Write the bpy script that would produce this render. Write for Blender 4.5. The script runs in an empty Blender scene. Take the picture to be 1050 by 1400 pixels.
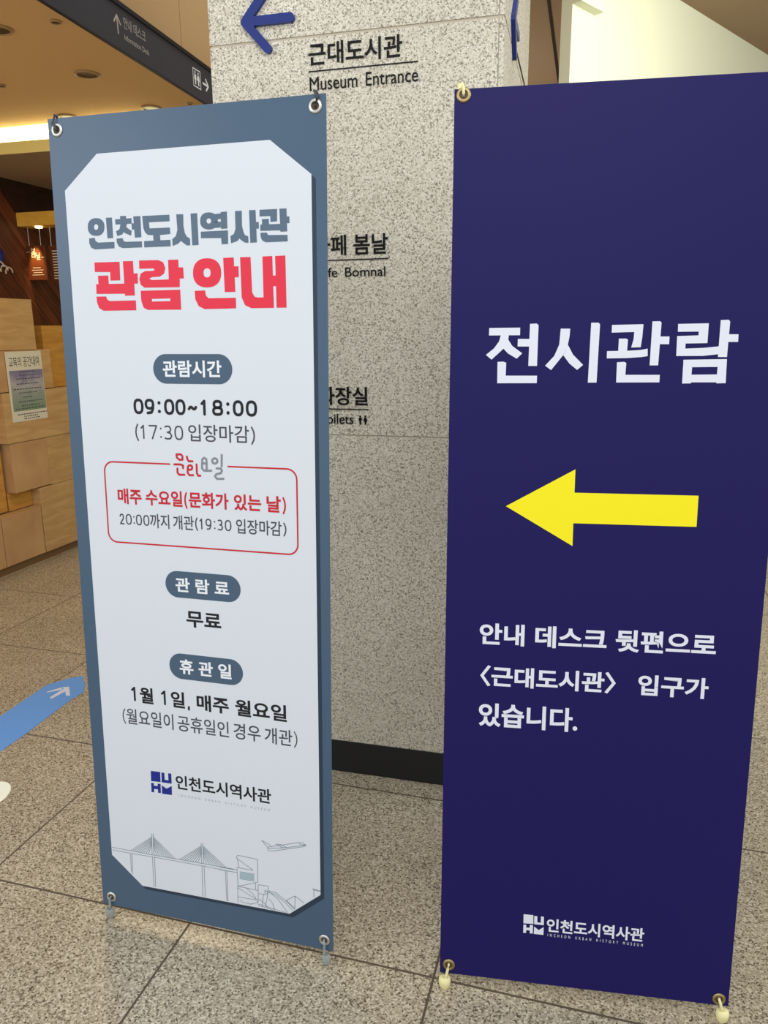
import bpy, bmesh, math, random
from mathutils import Vector, Matrix
random.seed(4)
SC = bpy.context.scene
COL = SC.collection

# ------------------------------------------------------------------ camera, light, exposure
CAM_H, PITCH, ROLL, FPX = 1.4078, 0.23622, -0.00865, 1030.4
cp, sp, cr_, sr_ = math.cos(PITCH), math.sin(PITCH), math.cos(ROLL), math.sin(ROLL)
fwd = Vector((0, cp, -sp)); up0 = Vector((0, sp, cp)); rt0 = Vector((1, 0, 0))
rt = rt0*cr_ + up0*sr_; upv = up0*cr_ - rt0*sr_
cam_data = bpy.data.cameras.new('camera'); cam = bpy.data.objects.new('camera', cam_data); COL.objects.link(cam)
cam_data.sensor_fit = 'HORIZONTAL'; cam_data.sensor_width = 36; cam_data.lens = FPX/1050*36
cam_data.clip_start = 0.02
M4 = Matrix((( rt.x, upv.x, -fwd.x, 0), (rt.y, upv.y, -fwd.y, 0), (rt.z, upv.z, -fwd.z, CAM_H), (0, 0, 0, 1)))
cam.matrix_world = M4
SC.camera = cam

SC.view_settings.view_transform = 'Standard'; SC.view_settings.look = 'None'
SC.view_settings.gamma = 1; SC.view_settings.use_curve_mapping = False
SC.view_settings.exposure = 0.0
world = bpy.data.worlds.new('hall_daylight'); SC.world = world; world.use_nodes = True
bg = world.node_tree.nodes['Background']; bg.inputs[0].default_value = (0.93, 0.97, 1.0, 1); bg.inputs[1].default_value = 0.96

def area(name, loc, target, size, power, color, size_y=None):
    l = bpy.data.lights.new(name, 'AREA'); l.energy = power; l.color = color; l.size = size
    if size_y: l.shape = 'RECTANGLE'; l.size_y = size_y
    o = bpy.data.objects.new(name, l); COL.objects.link(o); o.location = loc
    o.rotation_euler = (Vector(target)-Vector(loc)).to_track_quat('-Z', 'Y').to_euler()
    return o
area('hall_overhead_fill', (0.0, -0.6, 3.4), (-0.1, 2.0, 0.9), 1.6, 24, (1.0, 0.97, 0.92))  # added area light behind the camera, in place of hall daylight
area('banner_sheen_fill', (-3.4, -0.5, 2.5), (-0.6, 1.6, 1.6), 1.3, 17, (0.95, 0.98, 1.0))  # area light added for the sheen on the slate banner, no window built
area('cafe_ceiling_fill', (-3.0, 2.9, 1.2), (-1.5, 3.6, 2.5), 0.6, 11, (1.0, 0.78, 0.45))  # added out-of-view fill that lifts the brown ceiling, not a fitted lamp
area('cafe_ceiling_light', (-1.2, 3.6, 2.44), (-1.2, 3.7, 0), 0.5, 15, (1.0, 0.80, 0.52))
area('column_side_fill', (3.2, 1.25, 2.8), (0.4, 2.4, 2.0), 1.0, 24, (1.0, 1.0, 0.92))  # fill added to brighten the column's right-hand face
area('back_ceiling_fill', (0.2, 6.3, 1.9), (1.2, 5.4, 3.2), 0.6, 16, (1.0, 0.95, 0.85))  # added fill hidden behind the column, brightens the far high ceiling
area('right_wall_fill', (1.75, 3.2, 3.05), (1.6, 5.0, 2.2), 1.0, 34, (1.0, 1.0, 0.82))  # unseen area light added to brighten the white wall

# ------------------------------------------------------------------ materials
def srgb(r, g, b):
    f = lambda c: (c/12.92 if c <= 0.04045 else ((c+0.055)/1.055)**2.4)
    return (f(r/255), f(g/255), f(b/255), 1)

def mat(name, col, rough=0.6, spec=0.4, metal=0.0, emit=None, estr=0.0):
    m = bpy.data.materials.new(name); m.use_nodes = True
    b = m.node_tree.nodes['Principled BSDF']
    b.inputs['Base Color'].default_value = col; b.inputs['Roughness'].default_value = rough
    b.inputs['Specular IOR Level'].default_value = spec; b.inputs['Metallic'].default_value = metal
    if emit: b.inputs['Emission Color'].default_value = emit; b.inputs['Emission Strength'].default_value = estr
    return m

class NG:
    def __init__(s, m): s.t = m.node_tree; s.b = s.t.nodes['Principled BSDF']
    def n(s, kind, **kw):
        x = s.t.nodes.new(kind)
        for k, v in kw.items(): setattr(x, k, v)
        return x
    def l(s, a, b): s.t.links.new(a, b)
    def math(s, op, a, b=None):
        x = s.n('ShaderNodeMath', operation=op)
        for i, v in enumerate((a, b)):
            if v is None: continue
            if isinstance(v, (int, float)): x.inputs[i].default_value = v
            else: s.l(v, x.inputs[i])
        return x.outputs[0]
    def ramp(s, fac, stops):
        x = s.n('ShaderNodeValToRGB'); r = x.color_ramp
        while len(r.elements) < len(stops): r.elements.new(0.5)
        for e, (p, c) in zip(r.elements, stops): e.position = p; e.color = c
        s.l(fac, x.inputs[0]); return x.outputs[0]
    def mix(s, fac, a, b):
        x = s.n('ShaderNodeMix', data_type='RGBA')
        if isinstance(fac, (int, float)): x.inputs[0].default_value = fac
        else: s.l(fac, x.inputs[0])
        for i, v in ((6, a), (7, b)):
            if isinstance(v, tuple): x.inputs[i].default_value = v
            else: s.l(v, x.inputs[i])
        return x.outputs[2]

def granite(name, dark, mid, light, scale, rough, spec, grid=None, bump=0.0):
    m = mat(name, mid, rough, spec); g = NG(m)
    co = g.n('ShaderNodeTexCoord').outputs['Object']
    v = g.n('ShaderNodeTexVoronoi'); v.inputs['Scale'].default_value = scale; g.l(co, v.inputs['Vector'])
    sep = g.n('ShaderNodeSeparateColor'); g.l(v.outputs['Color'], sep.inputs[0])
    nz = g.n('ShaderNodeTexNoise'); nz.inputs['Scale'].default_value = scale*0.55; nz.inputs['Detail'].default_value = 3; g.l(co, nz.inputs['Vector'])
    val = g.math('ADD', g.math('MULTIPLY', sep.outputs[0], 0.6), g.math('MULTIPLY', nz.outputs[0], 0.4))
    c = g.ramp(val, [(0.20, dark), (0.42, mid), (0.56, mid), (0.78, light)])
    cl = g.n('ShaderNodeTexNoise'); cl.inputs['Scale'].default_value = 2.2; g.l(co, cl.inputs['Vector'])
    c = g.mix(g.math('MULTIPLY', g.ramp(cl.outputs[0], [(0.35, (0, 0, 0, 1)), (0.7, (1, 1, 1, 1))]), 0.18), c, dark)
    if grid:
        p, ox, oy, w, gc = grid
        sx = g.n('ShaderNodeSeparateXYZ'); g.l(co, sx.inputs[0])
        lines = []; cells = []
        for out, o, s_ in ((sx.outputs[0], ox, p[0]), (sx.outputs[1], oy, p[1])):
            q = g.math('DIVIDE', g.math('SUBTRACT', out, o), s_)
            cells.append(g.math('FLOOR', q))
            fr = g.math('FRACT', g.math('ADD', q, 0.5))
            lines.append(g.math('LESS_THAN', g.math('ABSOLUTE', g.math('SUBTRACT', fr, 0.5)), w/s_/2))
        cx = g.n('ShaderNodeCombineXYZ'); g.l(cells[0], cx.inputs[0]); g.l(cells[1], cx.inputs[1])
        wn = g.n('ShaderNodeTexWhiteNoise'); g.l(cx.outputs[0], wn.inputs[0])
        c = g.mix(g.math('MULTIPLY', wn.outputs[0], 0.16), c, dark)
        ln = g.math('MAXIMUM', lines[0], lines[1])
        c = g.mix(ln, c, gc)
        g.l(g.math('ADD', g.math('MULTIPLY', ln, 0.5), rough), g.b.inputs['Roughness'])
    g.l(c, g.b.inputs['Base Color'])
    return m

def wood(name, a, b, scale, rough, rot=(0, 0, 0), stretch=(1, 1, 8), plank=None):
    m = mat(name, a, rough, 0.35); g = NG(m)
    co = g.n('ShaderNodeTexCoord').outputs['Object']
    mp = g.n('ShaderNodeMapping'); mp.inputs['Rotation'].default_value = rot; g.l(co, mp.inputs[0])
    mp2 = g.n('ShaderNodeMapping'); mp2.inputs['Scale'].default_value = stretch; g.l(mp.outputs[0], mp2.inputs[0])
    nz = g.n('ShaderNodeTexNoise'); nz.inputs['Scale'].default_value = scale; nz.inputs['Detail'].default_value = 6; nz.inputs['Distortion'].default_value = 0.6
    g.l(mp2.outputs[0], nz.inputs['Vector'])
    c = g.ramp(nz.outputs[0], [(0.3, b), (0.7, a)])
    if plank:
        s = g.n('ShaderNodeSeparateXYZ'); g.l(mp.outputs[0], s.inputs[0])
        q = g.math('DIVIDE', s.outputs[2], plank)
        wn = g.n('ShaderNodeTexWhiteNoise', noise_dimensions='1D'); g.l(g.math('FLOOR', q), wn.inputs['W'])
        c = g.mix(g.math('MULTIPLY', wn.outputs[0], 0.5), c, b)
        c = g.mix(g.math('LESS_THAN', g.math('FRACT', q), 0.05), c, tuple(x*0.3 for x in b[:3])+(1,))
    g.l(c, g.b.inputs['Base Color'])
    return m

FLOOR_YAW = -0.2777
M = {}
M['floor'] = granite('polished_granite_floor', srgb(84, 72, 56), srgb(178, 166, 143), srgb(220, 210, 188), 270, 0.24, 0.5,
                     grid=((0.609, 0.6455), -0.2845, 1.3690, 0.0055, srgb(84, 72, 58)))
M['granite'] = granite('flamed_granite_column', srgb(136, 126, 108), srgb(228, 219, 198), srgb(250, 245, 230), 300, 0.6, 0.4)
M['joint'] = mat('sealant_joint', srgb(206, 196, 176), 0.8, 0.2)
M['black_base'] = mat('black_base_stone', srgb(34, 35, 37), 0.45, 0.4)
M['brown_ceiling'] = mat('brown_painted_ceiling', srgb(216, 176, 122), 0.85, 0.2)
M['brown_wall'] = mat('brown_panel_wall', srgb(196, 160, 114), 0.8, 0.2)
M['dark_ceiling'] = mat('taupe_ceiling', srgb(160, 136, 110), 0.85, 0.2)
M['white_wall'] = mat('white_plaster', srgb(228, 230, 206), 0.85, 0.2)
M['cove'] = mat('cove_lamp_glow', srgb(255, 250, 215), 0.6, 0.2, emit=srgb(255, 252, 190), estr=5.0)
M['yellow_edge'] = mat('yellow_lit_edge', srgb(226, 214, 140), 0.7, 0.2)  # yellow of the cove light put into the soffit edge colour
M['dark_wood'] = wood('dark_stained_boards', srgb(120, 64, 32), srgb(60, 28, 13), 4, 0.5, (0, math.radians(-48), 0), (1, 2, 12), 0.11)
M['darker_wood'] = wood('dark_wood_bulkhead', srgb(58, 32, 22), srgb(34, 18, 12), 4, 0.5, (0, 0, 0), (2, 2, 10))
M['ply'] = wood('birch_plywood', srgb(200, 166, 114), srgb(178, 140, 90), 3, 0.5, (0, 0, 0), (1.5, 1.5, 9))
M['ply2'] = wood('birch_plywood_pinkish', srgb(196, 158, 112), srgb(178, 138, 94), 3, 0.5, (0, 0, 0), (1.5, 9, 1.5))
M['ply_gold'] = wood('golden_plywood', srgb(200, 150, 72), srgb(176, 122, 50), 3, 0.5, (0, 0, 0), (1.5, 1.5, 9))
M['lintel'] = wood('yellow_plywood', srgb(240, 190, 84), srgb(224, 168, 62), 2.5, 0.5, (0, 0, 0), (3, 3, 9))
M['plinth'] = mat('plinth_wood', srgb(112, 84, 54), 0.6, 0.3)
M['signband'] = mat('charcoal_sign_face', srgb(62, 62, 70), 0.55, 0.35)
M['signdark'] = mat('black_gap_and_trim', srgb(26, 26, 32), 0.5, 0.35)
M['signwhite'] = mat('white_sign_vinyl', srgb(232, 234, 238), 0.6, 0.2)
M['signgrey'] = mat('pale_grey_sign_vinyl', srgb(190, 184, 176), 0.6, 0.2)
M['blue_acrylic'] = mat('blue_acrylic', srgb(22, 44, 126), 0.35, 0.4)
M['black_letter'] = mat('black_letter_acrylic', srgb(16, 15, 15), 0.5, 0.2)
M['slate'] = mat('slate_blue_vinyl', srgb(68, 93, 118), 0.34, 0.5)
M['slate_shadow'] = mat('dark_slate_printed_shadow', srgb(40, 56, 76), 0.42, 0.4)
M['panel'] = mat('white_print', srgb(222, 228, 236), 0.5, 0.3)
M['title'] = mat('slate_print', srgb(92, 112, 132), 0.45, 0.3)
M['red'] = mat('red_print', srgb(232, 50, 74), 0.45, 0.3)
M['redline'] = mat('crimson_print', srgb(202, 40, 54), 0.45, 0.3)
M['ink'] = mat('black_print', srgb(30, 30, 38), 0.45, 0.3)
M['inkgrey'] = mat('dark_grey_print', srgb(74, 76, 84), 0.45, 0.3)
M['midgrey'] = mat('mid_grey_print', srgb(136, 140, 146), 0.45, 0.3)
M['lightgrey'] = mat('light_grey_print', srgb(160, 164, 174), 0.45, 0.3)
M['pill'] = mat('slate_badge_print', srgb(76, 98, 120), 0.45, 0.3)
M['white'] = mat('pure_white_print', srgb(240, 243, 248), 0.45, 0.3)
M['artline'] = mat('thin_grey_blue_print', srgb(112, 132, 146), 0.45, 0.3)
M['artteal'] = mat('teal_print', srgb(120, 160, 170), 0.45, 0.3)
M['logoblue'] = mat('royal_blue_print', srgb(32, 42, 142), 0.45, 0.3)
M['navy'] = mat('navy_vinyl', srgb(27, 20, 88), 0.5, 0.2)
M['navywhite'] = mat('white_on_navy_print', srgb(232, 234, 246), 0.45, 0.3)
M['yellow'] = mat('yellow_print', srgb(255, 240, 22), 0.45, 0.3)
M['chrome'] = mat('bright_metal', srgb(215, 212, 205), 0.28, 0.5, 1.0)
M['brass'] = mat('aged_brass', srgb(176, 156, 112), 0.35, 0.5, 1.0)
M['cream'] = mat('cream_plastic', srgb(244, 236, 176), 0.4, 0.4)
M['clear'] = mat('clear_grey_plastic', srgb(196, 204, 204), 0.25, 0.5)
M['clear'].node_tree.nodes['Principled BSDF'].inputs['Transmission Weight'].default_value = 0.6
M['greyhook'] = mat('dark_grey_plastic', srgb(74, 74, 76), 0.4, 0.4)
M['rod'] = mat('black_fibreglass_rod', srgb(28, 28, 30), 0.4, 0.4)
M['sticker'] = mat('sky_blue_vinyl', srgb(104, 160, 232), 0.45, 0.35)
M['stickerwhite'] = mat('worn_white_vinyl', srgb(214, 218, 236), 0.55, 0.3)
M['whitedisc'] = mat('bright_spot_white', srgb(250, 252, 236), 0.5, 0.3)
M['paper'] = mat('poster_paper', srgb(212, 208, 190), 0.7, 0.2)
M['lampdark'] = mat('dark_lamp_bowl', srgb(84, 66, 44), 0.4, 0.4)
M['lamptrim'] = mat('beige_lamp_trim', srgb(168, 136, 92), 0.5, 0.4)
M['amber'] = mat('amber_board', srgb(96, 50, 22), 0.5, 0.3)
M['boardtext'] = mat('white_chalk_lettering', srgb(226, 214, 190), 0.7, 0.2)
M['lampon'] = mat('lit_lamp_glass', srgb(255, 240, 200), 0.4, 0.3, emit=srgb(255, 232, 180), estr=6.0)
M['ornblue'] = mat('blue_enamel', srgb(34, 48, 128), 0.5, 0.3)
M['ornwhite'] = mat('white_enamel', srgb(214, 196, 170), 0.6, 0.3)

# poster picture: pale purple at the top running to green, with soft blotches
m = mat('poster_photo_print', srgb(130, 140, 140), 0.7, 0.2); g = NG(m)
co = g.n('ShaderNodeTexCoord').outputs['Generated']
s = g.n('ShaderNodeSeparateXYZ'); g.l(co, s.inputs[0])
nz = g.n('ShaderNodeTexNoise'); nz.inputs['Scale'].default_value = 5; g.l(co, nz.inputs['Vector'])
f = g.math('ADD', s.outputs[2], g.math('MULTIPLY', g.math('SUBTRACT', nz.outputs[0], 0.5), 0.5))
g.l(g.ramp(f, [(0.05, srgb(126, 146, 122)), (0.4, srgb(142, 152, 146)), (0.65, srgb(170, 168, 168)), (0.9, srgb(126, 122, 150))]), g.b.inputs['Base Color'])
M['photo'] = m

# ------------------------------------------------------------------ mesh helpers
class MB:
    def __init__(s): s.v = []; s.f = []; s.mi = []; s.mats = []
    def m(s, name):
        if name not in s.mats: s.mats.append(name)
        return s.mats.index(name)
    def face(s, pts, mat_):
        k = len(s.v); s.v += [tuple(p) for p in pts]; s.f.append(list(range(k, k+len(pts)))); s.mi.append(s.m(mat_))
    def prism(s, lo, hi, mat_):                      # two matching outlines, capped and walled
        n = len(lo); k = len(s.v); s.v += [tuple(p) for p in lo]+[tuple(p) for p in hi]; i = s.m(mat_)
        s.f.append([k+j for j in reversed(range(n))]); s.mi.append(i)
        s.f.append([k+n+j for j in range(n)]); s.mi.append(i)
        for j in range(n):
            q = (j+1) % n; s.f.append([k+j, k+q, k+n+q, k+n+j]); s.mi.append(i)
    def box(s, x0, x1, y0, y1, z0, z1, mat_, T=None):
        lo = [(x0, y0, z0), (x1, y0, z0), (x1, y1, z0), (x0, y1, z0)]; hi = [(a, b, z1) for a, b, _ in lo]
        if T: lo = [T(*p) for p in lo]; hi = [T(*p) for p in hi]
        s.prism(lo, hi, mat_)
    def tube(s, pts, r, mat_, n=10, r_end=None):
        pts = [Vector(p) for p in pts]; k = len(s.v); i = s.m(mat_); L = len(pts)
        for a, p in enumerate(pts):
            d = (pts[min(a+1, L-1)]-pts[max(a-1, 0)]).normalized()
            ref = Vector((0, 0, 1)) if abs(d.z) < 0.9 else Vector((1, 0, 0))
            x = d.cross(ref).normalized(); y = d.cross(x).normalized()
            rr = r if r_end is None else r+(r_end-r)*a/max(1, L-1)
            for j in range(n):
                t = 2*math.pi*j/n; s.v.append(tuple(p+x*rr*math.cos(t)+y*rr*math.sin(t)))
        for a in range(L-1):
            for j in range(n):
                q = (j+1) % n; s.f.append([k+a*n+j, k+a*n+q, k+(a+1)*n+q, k+(a+1)*n+j]); s.mi.append(i)
        s.f.append([k+j for j in reversed(range(n))]); s.mi.append(i)
        s.f.append([k+(L-1)*n+j for j in range(n)]); s.mi.append(i)
    def revolve(s, prof, mat_, T, n=28):             # profile (r, h) closed ring, turned about the local third axis
        k = len(s.v); i = s.m(mat_); L = len(prof)
        for j in range(n):
            t = 2*math.pi*j/n
            for r, h in prof: s.v.append(tuple(T(r*math.cos(t), r*math.sin(t), h)))
        for j in range(n):
            q = (j+1) % n
            for a in range(L):
                b = (a+1) % L; s.f.append([k+j*L+a, k+q*L+a, k+q*L+b, k+j*L+b]); s.mi.append(i)
    def build(s, name, parent=None, smooth=False, bevel=0.0, fix=True):
        me = bpy.data.meshes.new(name); me.from_pydata(s.v, [], s.f)
        for q in s.mats: me.materials.append(M[q])
        me.polygons.foreach_set('material_index', s.mi)
        if fix:
            bm = bmesh.new(); bm.from_mesh(me); bmesh.ops.recalc_face_normals(bm, faces=bm.faces); bm.to_mesh(me); bm.free()
        if smooth: me.polygons.foreach_set('use_smooth', [True]*len(me.polygons))
        o = bpy.data.objects.new(name, me); COL.objects.link(o)
        if parent: o.parent = parent
        if bevel:
            b = o.modifiers.new('bevel', 'BEVEL'); b.width = bevel; b.segments = 2; b.limit_method = 'ANGLE'
        return o

def tag(o, label=None, cat=None, group=None, kind=None):
    for k, v in (('label', label), ('category', cat), ('group', group), ('kind', kind)):
        if v: o[k] = v
    return o
def empty(name, loc, rz, label, cat, group=None):
    o = bpy.data.objects.new(name, None); COL.objects.link(o); o.location = loc; o.rotation_euler = (0, 0, rz)
    o.empty_display_size = 0.1
    return tag(o, label, cat, group)
def struct(mb, name, **kw): return tag(mb.build(name, **kw), kind='structure')

_text_cache = {}
def text_geo(body, weight=0.0, spacing=1.0, word=1.0):
    key = (body, weight, spacing, word)
    if key in _text_cache: return _text_cache[key]
    cu = bpy.data.curves.new('lettering_source', 'FONT'); cu.body = body; cu.offset = weight; cu.space_character = spacing; cu.space_word = word
    cu.resolution_u = 4
    o = bpy.data.objects.new('lettering_source', cu); COL.objects.link(o)
    dg = bpy.context.evaluated_depsgraph_get(); dg.update()
    me = bpy.data.meshes.new_from_object(o.evaluated_get(dg))
    vs = [(v.co.x, v.co.y) for v in me.vertices]; fs = [list(p.vertices) for p in me.polygons]
    bpy.data.objects.remove(o); bpy.data.curves.remove(cu); bpy.data.meshes.remove(me)
    x0 = min(v[0] for v in vs); x1 = max(v[0] for v in vs); y0 = min(v[1] for v in vs); y1 = max(v[1] for v in vs)
    vs = [((a-x0)/(x1-x0), (b-y0)/(y1-y0)) for a, b in vs]
    _text_cache[key] = (vs, fs, (x1-x0)/(y1-y0)); return _text_cache[key]
def put_text(mb, body, box_, mat_, T, w, weight=0.0, spacing=1.0, word=1.0, thick=0.0):
    u0, v0, u1, v1 = box_
    vs, fs, asp = text_geo(body, weight, spacing, word)
    if u1 is None: u1 = u0+asp*(v1-v0)
    i = mb.m(mat_)
    k = len(mb.v); mb.v += [tuple(T(u0+a*(u1-u0), v0+b*(v1-v0), w)) for a, b in vs]
    for f_ in fs: mb.f.append([k+j for j in f_]); mb.mi.append(i)
    if thick:
        k2 = len(mb.v); mb.v += [tuple(T(u0+a*(u1-u0), v0+b*(v1-v0), w-thick)) for a, b in vs]
        cnt = {}
        for f_ in fs:
            for a, b in zip(f_, f_[1:]+f_[:1]): cnt.setdefault(frozenset((a, b)), []).append((a, b))
        for e_ in cnt.values():
            if len(e_) == 1:
                a, b = e_[0]; mb.f.append([k+b, k+a, k2+a, k2+b]); mb.mi.append(i)
def stroke(mb, pts, width, mat_, T, w, thick=0.0, cap=True):
    for n_, ((x0, y0), (x1, y1)) in enumerate(zip(pts, pts[1:])):
        dx, dy = x1-x0, y1-y0; L = math.hypot(dx, dy) or 1e-9; a = math.atan2(dy, dx); h = width/2
        out = []
        N = 6 if cap else 1
        for t in range(N+1):
            q = a+math.pi/2+math.pi*t/N; out.append((x0+h*math.cos(q), y0+h*math.sin(q)))
        for t in range(N+1):
            q = a-math.pi/2+math.pi*t/N; out.append((x1+h*math.cos(q), y1+h*math.sin(q)))
        ww = w+0.00001*(n_ % 3)
        if thick: mb.prism([T(p[0], p[1], ww-thick) for p in out], [T(p[0], p[1], ww) for p in out], mat_)
        else: mb.face([T(p[0], p[1], ww) for p in out], mat_)
def oval(cx, cy, rx, ry, n=22, e=2.5):
    out = []
    for i in range(n+1):
        t = 2*math.pi*i/n; a, b = math.cos(t), math.sin(t)
        out.append((cx+rx*math.copysign(abs(a)**(2/e), a), cy+ry*math.copysign(abs(b)**(2/e), b)))
    return out
DIGITS = {'0': [oval(.5, .5, .5, .5)], '1': [[(.1, .80), (.66, 1), (.66, 0)]],
 '2': [[(.05, .78), (.2, .95), (.5, 1), (.8, .95), (.93, .75), (.85, .55), (.05, 0), (1, 0)]],
 '3': [[(.06, .94), (.35, 1), (.68, .97), (.88, .78), (.75, .58), (.38, .52)], [(.38, .52), (.8, .45), (.98, .25), (.78, .04), (.38, 0), (.03, .06)]],
 '7': [[(.02, 1), (1, 1), (.38, 0)]], '8': [oval(.5, .76, .42, .24), oval(.5, .26, .5, .26)],
 '9': [oval(.48, .68, .48, .32), [(.96, .68), (.92, .32), (.70, .05), (.2, 0)]],
 '~': [[(0, .38), (.18, .52), (.38, .52), (.62, .38), (.82, .38), (1, .52)]],
 '(': [[(1, 1.08), (.25, .78), (0, .45), (.25, .12), (1, -.18)]], ')': [[(0, 1.08), (.75, .78), (1, .45), (.75, .12), (0, -.18)]],
 ':': [[(.5, .80), (.5, .801)], [(.5, .14), (.5, .141)]], ',': [[(.7, .02), (.3, -.18)]]}
def compose(mb, items, bx, dv, mat_, T, w, lw, wt):
    x0 = min(i[1] for i in items); x1 = max(i[2] for i in items); u0, v0, u1, v1 = bx
    U = lambda x: u0+(x-x0)/(x1-x0)*(u1-u0)
    for t, a, b in items:
        if t in DIGITS:
            l, r = U(a)+lw/2, U(b)-lw/2; lo = v0+dv[0]*(v1-v0)+lw/2; hi = v0+dv[1]*(v1-v0)-lw/2
            for pl in DIGITS[t]:
                wd = lw*1.25 if t == ':' else lw
                stroke(mb, [(l+p_*(r-l), lo+q_*(hi-lo)) for p_, q_ in pl], wd, mat_, T, w)
        else: put_text(mb, t, (U(a), v0+0.05*(v1-v0), U(b), v0+0.97*(v1-v0)), mat_, T, w, wt)
def rounded(x0, y0, x1, y1, r, n=8):
    out = []
    for cx, cy, a0 in ((x1-r, y1-r, 0), (x0+r, y1-r, 90), (x0+r, y0+r, 180), (x1-r, y0+r, 270)):
        for i in range(n+1):
            t = math.radians(a0+90*i/n); out.append((cx+r*math.cos(t), cy+r*math.sin(t)))
    return out

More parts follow.
